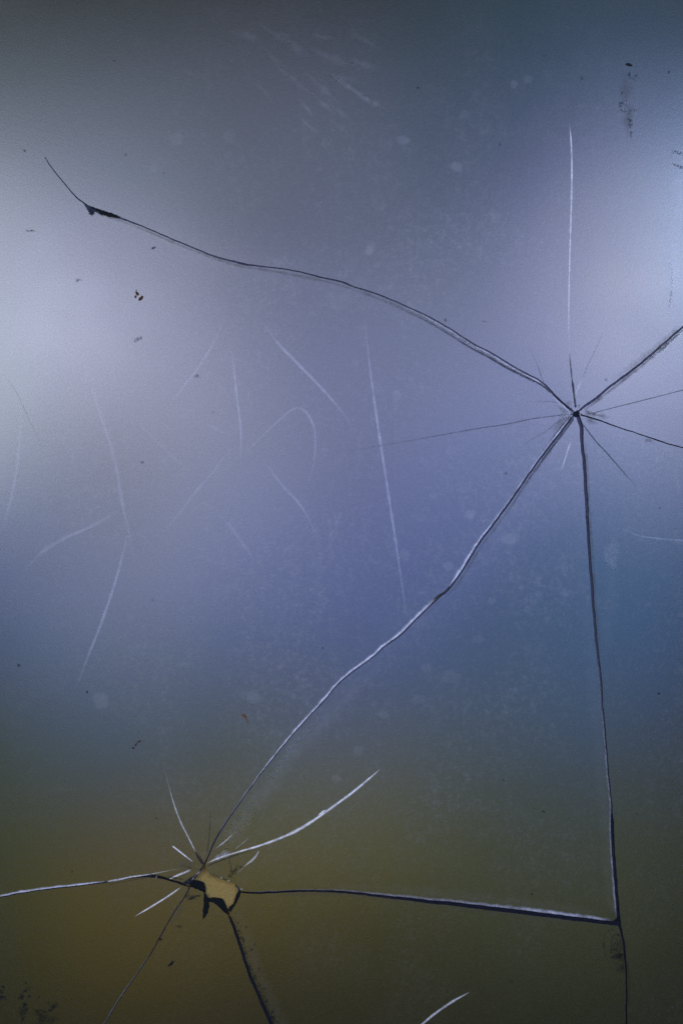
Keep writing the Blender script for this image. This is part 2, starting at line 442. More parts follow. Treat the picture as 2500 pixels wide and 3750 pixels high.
gap_strip('diagonal', ('S1', 'S4'), hi=3150); gap_strip('shelf', ('S4', 'S5'), lo=892, ax=0, mat=M_GAP_SHADE2); gap_strip('lower', ('S5', 'S6'), lo=3362, mat=M_GAP_SHADE2); gap_strip('lower_left', ('S6', 'S7'), lo=3256); gap_strip('left', ('S1', 'S7'), hi=662, ax=0, mat=M_GAP_SHADE2)
def gap_shade_plug():  # dark plug added for the shade in the gap at the star centre
    K = 14; v = []
    for yy_, rr in ((.0010, 13), (.0022, 13)):
        for k in range(K):
            t = 2 * math.pi * k / K; r = rr * (1 + rng.uniform(-.1, .1)); x, z = W(2109 + r * math.cos(t), 1514 + r * math.sin(t)); v.append((x, yy_, z))
    f = [list(range(K)), list(range(2 * K - 1, K - 1, -1))] + [[k, K + k, K + (k + 1) % K, (k + 1) % K] for k in range(K)]
    obj('gap_shade', v, f, M_GAP_SHADE2, root)
gap_shade_plug()

# ------------------------------------------------------------------ the wall behind
def wall_back():
    x0, x1, z0, z1, y = -.55, .55, -.70, .70, .0056
    v = [(x0, y, z0), (x1, y, z0), (x1, y, z1), (x0, y, z1), (x0, y + .03, z0), (x1, y + .03, z0), (x1, y + .03, z1), (x0, y + .03, z1)]
    f = [(0, 1, 2, 3), (5, 4, 7, 6), (1, 5, 6, 2), (4, 0, 3, 7), (3, 2, 6, 7), (4, 5, 1, 0)]
    o = obj('back_wall', v, f, M_WALL); o['kind'] = 'structure'
wall_back()

# ------------------------------------------------------------------ thin films that lie on the shards
def ribbon(name, sh, P, width, mat, a=1., fade=(.25, .25), lift=.00012, label=None, jit=.10, soft=1.):
    """P rows (x, y[, width factor]); soft-edged, tapering strip following the shard's relief"""
    rows = [(r[0], r[1], r[2] if len(r) > 2 else 1.) for r in P]
    p = spline(rows, 6.); n = normals(p); N = len(p)
    t = np.linspace(0, 1, N)
    fa = np.ones(N)
    if fade[0] > 0: fa *= np.clip(t / fade[0], 0, 1) ** .8
    if fade[1] > 0: fa *= np.clip((1 - t) / fade[1], 0, 1) ** .8
    fa *= np.clip(1 + wobble(N, jit, 4), .4, 1.4)
    wd = width * p[:, 2] * np.clip(1 + wobble(N, jit, 3), .5, 1.5) * (.55 + .45 * np.minimum(1, fa))
    prof_ = [(-1, 0), (-.55, .55 if soft else 1), (0, 1), (.55, .55 if soft else 1), (1, 0)]
    verts = []; cov = []; faces = []
    for q, pa in prof_:
        xy = p[:, :2] + n * (q * wd / 2 * 1.25)[:, None]
        yy = relief(sh, xy[:, 0], xy[:, 1]) - lift
        verts += [(W(a_, b_)[0], y_, W(a_, b_)[1]) for (a_, b_), y_ in zip(xy, yy)]
        cov += list(np.clip(fa * pa * a, 0, 1))
    for r in range(4):
        for i in range(N - 1):
            faces.append([r * N + i, r * N + i + 1, (r + 1) * N + i + 1, (r + 1) * N + i])
    o = obj(name, verts, faces, mat, SHARD[sh], cover=cov, smooth=[True] * len(faces))
    if label: o['label'] = label
    return o
def blob(name, sh, x, y, rx, ry, mat, a=1., ang=0, lift=.00016, rough=.22, core=.45, label=None):
    K, R = 28, 5
    ph = rng.uniform(0, 6.28, 5); am = rng.uniform(.3, 1, 5) * rough / 2
    th = np.linspace(0, 2 * math.pi, K, endpoint=False)
    rad = 1 + sum(am[i] * np.sin((i + 1) * th + ph[i]) for i in range(5))
    verts = [(x, y)]; cov = [a]
    for r in range(1, R + 1):
        q = r / R
        for k in range(K):
            dx = math.cos(th[k]) * rx * rad[k] * q; dy = math.sin(th[k]) * ry * rad[k] * q
            ca, sa = math.cos(ang), math.sin(ang)
            verts.append((x + dx * ca - dy * sa, y + dx * sa + dy * ca))
            cov.append(a * (1 if q < core else max(0, 1 - (q - core) / (1 - core)) ** 1.0))
    v = np.array(verts); yy = relief(sh, v[:, 0], v[:, 1]) - lift
    faces = [[0, 1 + k, 1 + (k + 1) % K] for k in range(K)]
    for r in range(R - 1):
        for k in range(K):
            a_, b_ = 1 + r * K + k, 1 + r * K + (k + 1) % K
            faces.append([a_, a_ + K, b_ + K, b_])
    o = obj(name, [(W(*p)[0], q, W(*p)[1]) for p, q in zip(v, yy)], faces, mat, SHARD[sh], cover=cov, smooth=[True] * len(faces))
    if label: o['label'] = label
    return o

# pale lips of the broken edges, laid along the chamfers
def edge_strip(k, side, sh, mat, amp, lo=None, hi=None, ax=0, lift=.0001, label=None, extra=0., fade=.04):
    inn, out, lw = SIDE[(k, side)]
    m = np.ones(len(inn), bool)
    if lo is not None: m &= inn[:, ax] >= lo
    if hi is not None: m &= inn[:, ax] <= hi
    I, O, L = inn[m], out[m], lw[m]; N = len(I)
    if N < 3: return
    d = I - O; d /= np.linalg.norm(d, axis=1, keepdims=True) + 1e-9
    t = np.linspace(0, 1, N); fa = np.clip(t / fade, 0, 1) * np.clip((1 - t) / fade, 0, 1)
    fa = fa * np.clip(1 + wobble(N, .18, 3), .4, 1.3)
    av = np.interp(t, np.linspace(0, 1, len(amp)), amp) if isinstance(amp, (list, tuple)) else np.full(N, amp)
    verts = []; cov = []; faces = []
    for q, pa in ((0., .55), (.3, 1.), (.75, .9), (1.25, .35), (1.8, 0.)):
        xy = O + d * ((L + extra) * q)[:, None]
        yy = relief(sh, xy[:, 0], xy[:, 1]) - lift
        if q == 0: yy = yy + np.minimum(L, 4) * .3 * S
        verts += [(W(a_, b_)[0], y_, W(a_, b_)[1]) for (a_, b_), y_ in zip(xy, yy)]
        cov += list(np.clip(fa * pa * av, 0, 1))
    for r in range(4):
        for i in range(N - 1): faces.append([r * N + i, r * N + i + 1, (r + 1) * N + i + 1, (r + 1) * N + i])
    o = obj('broken_edge', verts, faces, mat, SHARD[sh], cover=cov, smooth=[True] * len(faces))
    if label: o['label'] = label
edge_strip('diagonal', -1, 'S1', F_EDGE, [.8, .8, .6, .5, .8, .95, .95], lo=1500, hi=2152, ax=1, label='pale broken edge along the diagonal crack')
edge_strip('diagonal', -1, 'S1', F_EDGE, [1, 1, 1, 1, .9, .9, .8, .6, .35, .1], lo=2186, hi=3080, ax=1, label='white broken edge of the lower diagonal crack')
edge_strip('shelf', 1, 'S4', F_EDGE, [.10, .16, .22, .30, .38, .48, .70, .5], hi=2248, ax=0, label='pale lavender broken edge above the shelf crack')
edge_strip('arc', 1, 'S1', F_EDGE, [.8, .7, .62, .55, .4, .3, .1], lo=1250, ax=0, label='thin pale edge of the arc crack')
edge_strip('down', -1, 'S4', F_EDGE, [.05, .15, .3, .3, .4], lo=2300, hi=3362, ax=1, label='thin grey edge beside the vertical crack')
edge_strip('lower_left', -1, 'S7', F_EDGE, [.1, .3, .35, .35, .35], lo=3470, ax=1, label='thin pale edge at the lower left')
edge_strip('left', -1, 'S1', F_EDGE, [.9, .95, .75, .5, .35], lo=-500, hi=392, ax=0, label='pale broken edge of the left crack')

# white fracture lines that radiate from the two break points
WL = 'white fracture line'
ribbon('hairline_crack', 'S1', [(2083,450,.3),(2089,510,1),(2092,598,1.1),(2091,717,1.1),(2087,853,1),(2083,996,.9),(2081,1116,.8),(2081,1230,.8),(2084,1300,.6)], 6.5, F_WHITE, .6, (.06, .25), label='tall vertical white fracture line')
ribbon('hairline_crack', 'S1', [(2084,1290,.8),(2087,1330,1.2),(2093,1390,.8),(2096,1412,1.8),(2101,1450,1.3),(2106,1495,1.8)], 5, F_DARK, .9, (.3, .02))
ribbon('hairline_crack', 'S4', [(757,3161,.5),(797,3143,.7),(861,3122,.6),(941,3099,.8),(1004,3077,1),(1068,3050,1.1),(1132,3014,1.1),(1196,2970,1.1),(1250,2931,1),(1298,2895,1),(1346,2855,.8),(1394,2814,.35)], 9, F_WHITE, .9, (.05, .06), label='bright white sweeping fracture line')
ribbon('hairline_crack', 'S4', [(1160,2990,.5),(1182,2972,1),(1196,2964,.4)], 7, F_WHITE, .9, lift=.0002)
ribbon('hairline_crack', 'S4', [(757,3172,.8),(815,3148,1),(880,3126,.8),(960,3104,.5)], 5, F_DARK, .7, (.05, .5))
ribbon('hairline_crack', 'S4', [(780,3150,1),(820,3128,2.2),(850,3122,1)], 12, F_EDGE, .45, (.3, .4), jit=.3)
ribbon('hairline_crack', 'S1', [(603,2815,.3),(618,2875,.5),(638,2946,.9),(662,3010,1),(686,3058,1),(710,3106,.9),(719,3124,.5)], 6, F_WHITE, .5, (.45, .08), label='thin bluish white fracture line rising from the hole')
ribbon('hairline_crack', 'S1', [(714,3114,.5),(724,3134,1),(736,3152,1.5),(746,3166,1)], 8, F_DARK, .85, (.2, .02))
ribbon('hairline_crack', 'S1', [(630,3096,.7),(662,3121,1),(708,3157,.7)], 6.5, F_WHITE, .85, (.05, .15))
ribbon('hairline_crack', 'S1', [(620,3219,.7),(654,3204,1),(700,3185,.8)], 7.5, F_WHITE, .85, (.1, .1))
ribbon('hairline_crack', 'S7', [(492,3357,.5),(558,3318,1),(614,3283,1),(664,3248,.9)], 6, F_WHITE, .8, (.1, .1))
ribbon('hairline_crack', 'S4', [(785,3111,.5),(821,3083,1),(854,3053,.6)], 5, F_WHITE, .5, (.3, .1))
ribbon('hairline_crack', 'S4', [(853,3114,.6),(885,3090,.8),(922,3057,.5)], 3, F_WHITE, .35)
ribbon('hairline_crack', 'S4', [(868,3199,.4),(901,3167,.6),(920,3152,1.3),(936,3136,1),(950,3112,.5)], 7, F_WHITE, .55, (.5, .1))
ribbon('hairline_crack', 'S5', [(1440,3850,1),(1545,3752,1.1),(1601,3706,1.1),(1657,3668,1),(1722,3632,.5)], 8, F_WHITE, .68, (.05, .12), label='short white fracture line at the bottom edge')
ribbon('hairline_crack', 'S1', [(2104,1452,.5),(2117,1414,1.2),(2131,1386,.8)], 8, F_WHITE, .28, (.2, .4))
ribbon('hairline_crack', 'S1', [(2131,1386,1),(2150,1340,1),(2184,1267,1),(2216,1190,.8)], 3, F_DARK, .25, (.1, .5))
ribbon('hairline_crack', 'S4', [(2094,1600,.5),(2079,1646,1),(2063,1696,1),(2051,1722,.6)], 6, F_WHITE, .42, (.25, .15))
ribbon('hairline_crack', 'S1', [(391,3228,.9),(440,3220,1.1),(480,3211,1.1),(545,3202,.7),(620,3188,.6),(665,3180,.4)], 6, F_WHITE, .7, (.03, .6))
# dark hairlines
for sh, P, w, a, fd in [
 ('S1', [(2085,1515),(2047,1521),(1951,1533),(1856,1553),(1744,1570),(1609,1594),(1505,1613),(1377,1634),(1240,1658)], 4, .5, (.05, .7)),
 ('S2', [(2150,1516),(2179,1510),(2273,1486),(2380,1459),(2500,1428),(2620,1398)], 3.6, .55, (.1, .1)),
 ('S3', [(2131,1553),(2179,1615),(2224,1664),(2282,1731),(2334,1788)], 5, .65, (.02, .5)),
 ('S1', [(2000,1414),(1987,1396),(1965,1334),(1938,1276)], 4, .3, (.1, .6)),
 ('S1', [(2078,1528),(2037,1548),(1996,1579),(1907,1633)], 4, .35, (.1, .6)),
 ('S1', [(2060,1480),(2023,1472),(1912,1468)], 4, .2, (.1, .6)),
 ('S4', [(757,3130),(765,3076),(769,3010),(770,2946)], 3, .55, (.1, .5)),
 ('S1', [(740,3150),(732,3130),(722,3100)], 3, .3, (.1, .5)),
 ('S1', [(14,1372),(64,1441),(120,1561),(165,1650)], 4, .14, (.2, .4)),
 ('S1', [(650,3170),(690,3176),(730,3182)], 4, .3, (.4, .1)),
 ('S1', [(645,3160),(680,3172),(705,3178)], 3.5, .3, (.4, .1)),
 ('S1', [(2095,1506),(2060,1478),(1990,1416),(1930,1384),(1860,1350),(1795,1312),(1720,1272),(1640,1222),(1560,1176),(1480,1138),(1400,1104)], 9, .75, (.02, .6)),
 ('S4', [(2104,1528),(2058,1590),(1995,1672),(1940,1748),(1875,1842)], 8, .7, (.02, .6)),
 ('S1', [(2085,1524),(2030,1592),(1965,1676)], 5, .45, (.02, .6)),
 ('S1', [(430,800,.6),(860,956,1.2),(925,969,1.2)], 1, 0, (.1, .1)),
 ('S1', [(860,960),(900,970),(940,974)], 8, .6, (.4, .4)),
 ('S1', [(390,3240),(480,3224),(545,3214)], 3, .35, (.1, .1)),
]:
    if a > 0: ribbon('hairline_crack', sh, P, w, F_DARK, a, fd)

# soft ribbons beside the main cracks, bevel shading put into the colour
ribbon('grime_and_shade', 'S1', [(300,752),(383,786),(526,841),(694,912),(861,970),(989,991),(1180,1028),(1298,1062),(1473,1128),(1633,1210),(1800,1308),(1983,1416)], 10, F_OLIVE, .30, (.05, .1), jit=.25)
ribbon('grime_and_shade', 'S3', [(2140,1600),(2150,1758),(2158,1900),(2168,2047),(2177,2167),(2186,2302),(2198,2430)], 12, F_OLIVE, .30, (.1, .3), jit=.25)
ribbon('grime_and_shade', 'S4', [(2060,1580),(1994,1678),(1938,1754),(1875,1848),(1820,1924),(1755,2010),(1700,2102),(1652,2166),(1610,2202),(1540,2270)], 12, F_OLIVE, .32, (.1, .3), jit=.25)
ribbon('grime_and_shade', 'S5', [(960,3278),(1250,3276),(1570,3314),(1888,3352),(2190,3390)], 14, F_OLIVE, .22, (.1, .1), jit=.25)

# faint old scratches
for sh, P, w, a in [
 ('S1', [(825,1160),(785,1250),(756,1300),(721,1354),(678,1409),(638,1461),(600,1520)], 8, .17),
 ('S1', [(845,1275),(857,1354),(869,1465),(881,1569),(881,1692)], 10, .22),
 ('S1', [(953,1164),(1012,1250),(1100,1342),(1180,1425),(1250,1505),(1290,1568)], 12, .22),
 ('S1', [(1333,1168),(1355,1355),(1379,1531),(1403,1690),(1435,1897),(1459,2057),(1483,2224),(1486,2268)], 11, .27),
 ('S1', [(880,1680),(956,1601),(1020,1541),(1076,1497),(1116,1505),(1148,1561),(1154,1625),(1148,1696),(1120,1800)], 9, .16),
 ('S1', [(869,1630),(829,1664),(781,1728),(721,1796),(662,1872),(590,1959)], 9, .11),
 ('S1', [(960,1680),(1036,1780),(1092,1840),(1132,1904),(1162,1972)], 11, .15),
 ('S1', [(300,1360),(343,1441),(375,1537),(407,1633),(430,1728),(446,1832),(475,1967),(492,2060)], 14, .13),
 ('S1', [(444,1866),(335,1927),(239,1971),(159,2019),(94,2085)], 14, .14),
 ('S1', [(474,1925),(446,2047),(414,2159),(367,2294),(319,2414),(278,2524)], 11, .2),
 ('S1', [(82,1470),(72,1633),(52,1776),(10,1950)], 12, .13),
 ('S1', [(800,1880),(861,1951),(935,2058)], 12, .09),
 ('S1', [(750,1548),(845,1598)], 10, .08),
 ('S1', [(500,1540),(600,1640),(700,1735)], 12, .06),
 ('S3', [(2280,1925),(2318,1955),(2366,1967),(2430,1974),(2500,1979),(2600,1984)], 7, .2),
]: ribbon('scratch', sh, P, w * .95, F_SCR, a * .92, (.3, .3), jit=.13)
# wiped smears near the top
for (x, y, L, an, w, a) in [(1010,215,90,.75,18,.07),(1070,290,140,.7,20,.07),(1190,330,150,.75,22,.09),(1290,330,160,.62,24,.15),(1370,375,70,.5,14,.13),(1120,400,60,.9,14,.12),(1180,370,110,.75,16,.11),
    (1130,455,75,.75,14,.15),(1240,410,70,.7,14,.11),(1330,235,90,.35,26,.08),(1210,210,120,.4,26,.08),(1080,160,110,.75,30,.06),(900,130,90,.3,30,.07),(1340,150,120,.5,24,.06),(960,330,80,.8,20,.05),
    (1180,130,60,.2,26,.09),(1000,120,120,.6,22,.05),(1270,290,90,.1,30,.07),(1250,470,80,.7,16,.06)]:
    dx, dy = math.cos(an) * L * .72, math.sin(an) * L * .72
    ribbon('smear', 'S1', [(x - dx, y - dy), (x + rng.uniform(-6, 6), y + rng.uniform(-6, 6)), (x + dx, y + dy)], w * 1.0, F_DUST, a * .9, (.45, .45), jit=.3)

# dried droplet marks
for sh, x, y, rx, ry, a in [('S1',1672,612,26,22,.11),('S1',1475,512,26,22,.10),('S1',1880,310,16,20,.09),('S1',1352,918,18,22,.13),('S1',1450,1450,20,24,.12),('S1',1720,1885,22,20,.16),
    ('S4',1868,1972,40,26,.13),('S3',2235,2030,30,58,.10),('S1',372,2563,34,40,.09),('S1',928,2555,32,34,.07),('S4',1310,2750,24,22,.07),('S1',1640,2072,22,22,.10),('S1',1655,1650,30,26,.05),
    ('S4',1800,2200,18,14,.08),('S4',2070,2170,20,16,.08),('S1',1480,2030,24,26,.08),('S1',650,510,30,26,.05),('S1',1990,1540,40,16,.06),('S4',1400,2615,24,20,.07),('S4',1230,2850,22,18,.08),
    ('S4',1560,2445,24,20,.07),('S4',1750,2340,26,20,.06),('S1',1380,970,16,14,.07),('S1',560,620,20,18,.05),('S1',1930,290,20,18,.06),('S1',1240,1100,60,40,.04),('S1',1300,1330,20,16,.06),
    ('S1',840,500,30,30,.04),('S4',1650,2480,40,28,.05),('S4',1530,2560,30,22,.05),('S1',1700,420,26,20,.04)]:
    blob('water_stain', sh, x, y, rx, ry, F_DUST, a * 1.15, rough=.16, core=.62)
# hazy bands beside the cracks
ribbon('dust_band', 'S4', [(1440,2400),(1300,2520),(1190,2640),(1080,2760),(970,2900),(860,3030),(800,3120)], 60, F_DUST, .06, (.3, .25))
ribbon('dust_band', 'S4', [(1180,2610),(1100,2690),(1050,2760),(990,2850)], 34, F_DUST, .08, (.4, .4))
ribbon('dust_band', 'S4', [(930,2960),(880,3030),(830,3110)], 60, F_DUST, .05, (.4, .3))
ribbon('dust_band', 'S3', [(2245,1960),(2240,2100),(2225,2300),(2215,2420)], 50, F_DUST, .035, (.3, .3))
ribbon('dust_band', 'S4', [(2120,1900),(2140,2200),(2170,2500),(2200,2850),(2225,3150),(2240,3350)], 50, F_DUST, .03, (.3, .05))
ribbon('dust_band', 'S4', [(1100,3235),(1500,3262),(1900,3305),(2220,3345)], 40, F_DUST, .03, (.4, .1))
ribbon('dust_band', 'S5', [(868,3330),(905,3440),(945,3560),(1010,3700),(1080,3860)], 50, F_DUST, .03, (.2, .2))
# the scuffed patch at the right edge
ribbon('dust_band', 'S1', [(2500,540),(2488,700),(2470,860),(2475,1000),(2480,1120)], 75, F_DUST, .26, (.15, .15), jit=.3)
ribbon('grime_and_shade', 'S1', [(2495,1195),(2430,1255),(2370,1300),(2300,1350),(2230,1400)], 30, F_OLIVE, .30, (.1, .6))
ribbon('grime_and_shade', 'S1', [(2450,950),(2458,1010),(2455,1080),(2440,1170)], 7, F_GRIME_SHADE, .3, (.3, .3), jit=.3)
ribbon('grime_and_shade', 'S1', [(2452,560),(2470,556),(2500,566)], 12, F_GRIME_SHADE, .4, (.3, .1), jit=.3)
ribbon('grime_and_shade', 'S1', [(2450,600),(2474,606),(2500,616)], 12, F_GRIME_SHADE, .45, (.3, .1), jit=.3)

# dark smudges: grime, and shadow blots put into the colour below the hole
G_ = F_GRIME_SHADE
for sh, x, y, rx, ry, a, an, m in [
 ('S1',2056,1548,46,24,.35,-.9,F_OLIVE), ('S2',2158,1514,30,12,.5,.1,F_OLIVE), ('S2',2200,1524,30,10,.35,.3,F_OLIVE), ('S3',2162,1542,22,14,.4,.4,F_OLIVE), ('S3',2376,1614,24,7,.5,.25,F_OLIVE),
 ('S1',2060,1500,30,14,.3,.7,F_OLIVE), ('S1',2080,1478,16,16,.25,0,F_OLIVE),
 ('S1',2300,237,15,7,1.,.15,G_), ('S1',2302,274,8,8,.85,0,G_), ('S1',2326,278,8,9,.5,0,G_), ('S1',2312,288,14,5,.4,.3,G_), ('S1',2276,340,8,10,.35,0,G_), ('S1',2273,380,10,14,.6,.3,G_),
 ('S1',2300,405,46,6,.3,.02,G_), ('S1',2290,412,22,6,.3,.5,G_), ('S1',2304,450,9,26,.7,-.2,G_), ('S1',2309,490,5,22,.5,0,G_), ('S1',2290,330,26,60,.22,0,F_OLIVE), ('S1',2298,440,24,60,.25,0,F_OLIVE),
 ('S1',2447,264,7,7,.6,0,G_), ('S1',2130,285,14,12,.25,0,G_),
 ('S1',115,845,24,5,.55,0,G_), ('S1',288,1026,16,7,.4,-.2,G_), ('S1',562,908,12,5,.8,-.4,G_), ('S1',505,1243,10,10,.45,0,G_), ('S1',515,1240,8,10,.6,.4,G_), ('S1',496,1248,8,7,.6,-.3,G_),
 ('S1',722,1378,9,9,.6,0,G_), ('S1',520,1693,10,6,.5,0,G_), ('S1',782,1510,5,5,.5,0,G_), ('S1',460,565,7,6,.5,0,G_), ('S1',90,552,9,6,.5,0,G_), ('S1',600,635,5,5,.5,0,G_), ('S1',420,222,6,5,.4,0,G_),
 ('S1',1630,1175,6,9,.6,0,G_), ('S1',1772,1178,10,4,.5,0,G_), ('S1',1851,1733,10,5,.8,-.6,G_), ('S1',2217,1391,7,6,.7,0,G_), ('S3',2413,1861,5,5,.95,0,G_), ('S3',2410,2540,6,5,.9,0,G_),
 ('S1',70,2437,7,8,.9,0,G_), ('S1',320,2534,4,6,.9,0,G_), ('S1',1530,322,6,6,.9,0,G_), ('S1',1830,528,4,6,.7,0,G_), ('S1',1182,2373,5,5,.6,0,G_), ('S1',925,2580,9,4,.6,.2,G_),
 ('S1',573,2996,5,4,.6,0,G_), ('S4',1842,2856,4,4,.8,0,G_), ('S4',1990,2972,9,5,.6,.4,G_), ('S4',1955,2960,6,4,.4,0,G_), ('S4',1945,3274,5,5,.9,0,G_), ('S4',2215,2736,6,5,.5,0,G_), ('S3',2330,2980,5,4,.6,0,G_),
 ('S1',263,3192,5,5,.6,0,G_), ('S5',1870,3596,12,6,.25,0,G_), ('S4',2400,600,1,1,0,0,G_), ('S1',1990,205,10,8,.2,0,G_), ('S1',560,2200,9,8,.2,0,G_),
 # below the hole: shadow blots drawn as dark patches, plus some grime
 ('S6',700,3290,22,9,1.,-.12,G_), ('S6',722,3282,18,5,.7,-.3,G_), ('S6',692,3280,18,14,.4,0,G_), ('S6',657,3393,14,6,1.,.1,G_), ('S6',588,3440,8,7,.8,0,G_), ('S6',627,3530,15,8,1.,-.75,F_GRIME_SHADE),
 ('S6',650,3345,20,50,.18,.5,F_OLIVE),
 # bottom left corner
 ('S7',12,3615,9,10,.7,0,G_), ('S7',6,3632,12,9,.9,0,G_), ('S7',10,3653,18,9,.9,.1,G_), ('S7',96,3600,6,6,.6,0,G_), ('S7',97,3626,24,8,.7,-.6,G_), ('S7',80,3652,13,14,.8,0,G_), ('S7',108,3650,10,8,.7,0,G_),
 ('S7',92,3680,8,16,.7,0,G_), ('S7',86,3705,20,26,.75,0,G_), ('S7',84,3735,9,14,.7,0,G_), ('S7',143,3652,9,5,.8,-.5,G_), ('S7',178,3674,12,7,.6,.4,G_), ('S7',200,3684,20,11,.8,-.5,G_), ('S7',185,3700,18,8,.8,-.4,G_),
 ('S7',150,3702,34,7,.5,.15,G_), ('S7',158,3726,40,20,.55,.3,G_), ('S7',152,3744,16,14,.8,0,G_), ('S7',190,3738,30,16,.4,-.3,G_),
 # ring mark by the junction
 ('S5',2258,3475,32,52,.38,.1,G_), ('S5',2264,3508,26,17,.85,.3,G_), ('S5',2272,3498,14,9,.6,-.3,G_), ('S5',2274,3545,18,28,.45,.1,G_),
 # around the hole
 ('S4',848,3192,7,26,.8,-.15,F_GRIME_SHADE), ('S4',862,3186,8,22,.75,.55,F_GRIME_SHADE), ('S4',878,3174,18,7,.7,-.15,F_GRIME_SHADE), ('S4',843,3206,10,10,.6,0,F_GRIME_SHADE), ('S4',842,3150,4,18,.6,0,F_GRIME_SHADE),
 ('S1',640,3214,30,5,.9,.2,F_GRIME_SHADE), ('S1',700,3216,12,6,.8,-.7,F_GRIME_SHADE), ('S1',560,3205,26,4,.8,.12,F_GRIME_SHADE), ('S1',685,3170,50,24,.22,0,F_OLIVE),
]:
    if a > 0: blob('grime_and_shade', sh, x, y, rx, ry, m, a, an, rough=.35, core=.3)
ribbon('grime_and_shade', 'S5', [(2236,3500),(2238,3450),(2247,3425),(2262,3424),(2270,3440),(2268,3456),(2255,3462)], 5, F_GRIME_SHADE, .7, (.1, .1), jit=.3)
ribbon('grime_and_shade', 'S5', [(2222,3520),(2210,3470),(2214,3425),(2234,3404),(2258,3412)], 9, F_GRIME_SHADE, .35, (.2, .2), jit=.3)
ribbon('grime_and_shade', 'S5', [(2258,3560),(2256,3530),(2270,3520)], 5, F_GRIME_SHADE, .5, (.2, .2), jit=.3)
# speckled dirt that hugs the lower crack on its right
for i in range(70):
    t = rng.uniform(0, 1); q = spline([(848,3372),(881,3466),(917,3574),(965,3686),(1010,3790)], 4.); q = q[int(t * (len(q) - 1))]
    r = abs(rng.normal(0, 1))
    if i % 2 == 0: blob('grime_and_shade', 'S5', q[0] + 10 + r * 13, q[1] - r * 4, rng.uniform(3, 8), rng.uniform(3, 8), G_, rng.uniform(.35, .8), rng.uniform(0, 3), rough=.5, core=.3)
ribbon('grime_and_shade', 'S5', [(852,3370),(886,3464),(922,3572),(972,3686),(1020,3790)], 26, F_GRIME_SHADE, .35, (.1, .1), jit=.25)
ribbon('grime_and_shade', 'S3', [(2300,3700),(2302,3600),(2296,3520),(2290,3470)], 8, F_GRIME_SHADE, .35, (.2, .2), jit=.3)
ribbon('grime_and_shade', 'S2', [(2130,1508),(2200,1455),(2290,1385),(2400,1296),(2520,1190)], 12, F_DARK, .35, (.1, .1), jit=.25)

# ------------------------------------------------------------------ chips of the broken sheet around the hole
def chip(P, mat, y0, tilt=(0, 0), th=.0012, label=None):
    P = np.array(P, float); P = jag(np.hstack([np.vstack([P, P[:1]])] * 2))[:-1, :2]; c = P.mean(0); n = len(P)
    ys = y0 + (P[:, 0] - c[0]) * S * tilt[0] + (P[:, 1] - c[1]) * S * tilt[1]
    a = 0.5 * np.sum(P[:, 0] * np.roll(P[:, 1], -1) - np.roll(P[:, 0], -1) * P[:, 1])
    if a < 0: P = P[::-1]; ys = ys[::-1]
    # clockwise on the photo; a small bevelled rim
    inn = c + (P - c) * .93
    v = [(*W(x, y), q) for (x, y), q in zip(inn, ys)] + [(*W(x, y), q + .00025) for (x, y), q in zip(P, ys)] + [(*W(x, y), q + th) for (x, y), q in zip(P, ys)]
    v = [(x, q, z) for x, z, q in v]
    f = [list(range(n))[::-1]]
    for r in (0, 1):
        for i in range(n):
            j = (i + 1) % n; f.append([r * n + i, r * n + j, (r + 1) * n + j, (r + 1) * n + i])
    f.append([2 * n + i for i in range(n)])
    o = obj('chip', v, f, mat, root)
    if label: o['label'] = label
chip([(694,3229),(708,3227),(732,3229),(748,3240),(751,3256),(751,3273),(738,3266),(722,3259),(696,3250)], M_CHIP, .0022, (.1, .15), label='dark sunken chip at the left of the hole')
chip([(747,3272),(752,3272),(759,3284),(765,3299),(767,3322),(763,3333),(763,3343),(757,3349),(753,3356),(742,3369),(743,3339),(746,3310)], M_CHIP, -.0002, (0, 0), .0008, label='dark feather shape below the hole')  # thin dark feather shape laid on the shard
chip([(760,3291),(788,3290),(812,3294),(820,3307),(832,3334),(840,3352),(820,3341),(799,3324),(784,3310),(764,3306)], M_CHIP, .0022, (.1, .1), label='dark triangular chip under the hole')
chip([(874,3262),(883,3270),(879,3288),(868,3306),(857,3324),(843,3346),(838,3338),(838,3325),(853,3314),(859,3299),(865,3278)], M_CHIP, .0016, (-.1, 0), label='slim dark chip at the right of the hole')
chip([(852,3230),(866,3239),(878,3251),(884,3262),(874,3264),(862,3246)], M_SLATE, .0016, (-.1, 0))
chip([(764,3190),(775,3187),(784,3193),(788,3203),(776,3208),(770,3204)], M_SLATE, -.0002, (.1, 0), .0009, label='small slate grey chip at the top of the hole')
chip([(668,3236),(680,3231),(700,3216),(712,3215),(704,3226),(698,3234),(680,3240)], M_SLATE, -.0001, (0, 0), .0009)
chip([(306,745),(322,752),(336,764),(352,768),(350,777),(336,792),(326,779)], M_SLATE, -.0001, (0, 0), .0007)
blob('grime_and_shade', 'S1', 336, 776, 14, 18, F_GRIME_SHADE, .8, .3, rough=.5, core=.3, lift=.0004)
ribbon('grime_and_shade', 'S1', [(344,776),(372,786),(400,794),(430,800)], 7, F_GRIME_SHADE, .5, (.1, .2), jit=.5)
chip([(322,751),(345,759),(380,770),(415,782),(446,796),(424,796),(410,792),(398,797),(388,787),(374,788),(362,777),(350,770)], M_CHIP, -.0002, (0, 0), .0008, label='jagged dark chip at the bend of the arc crack')

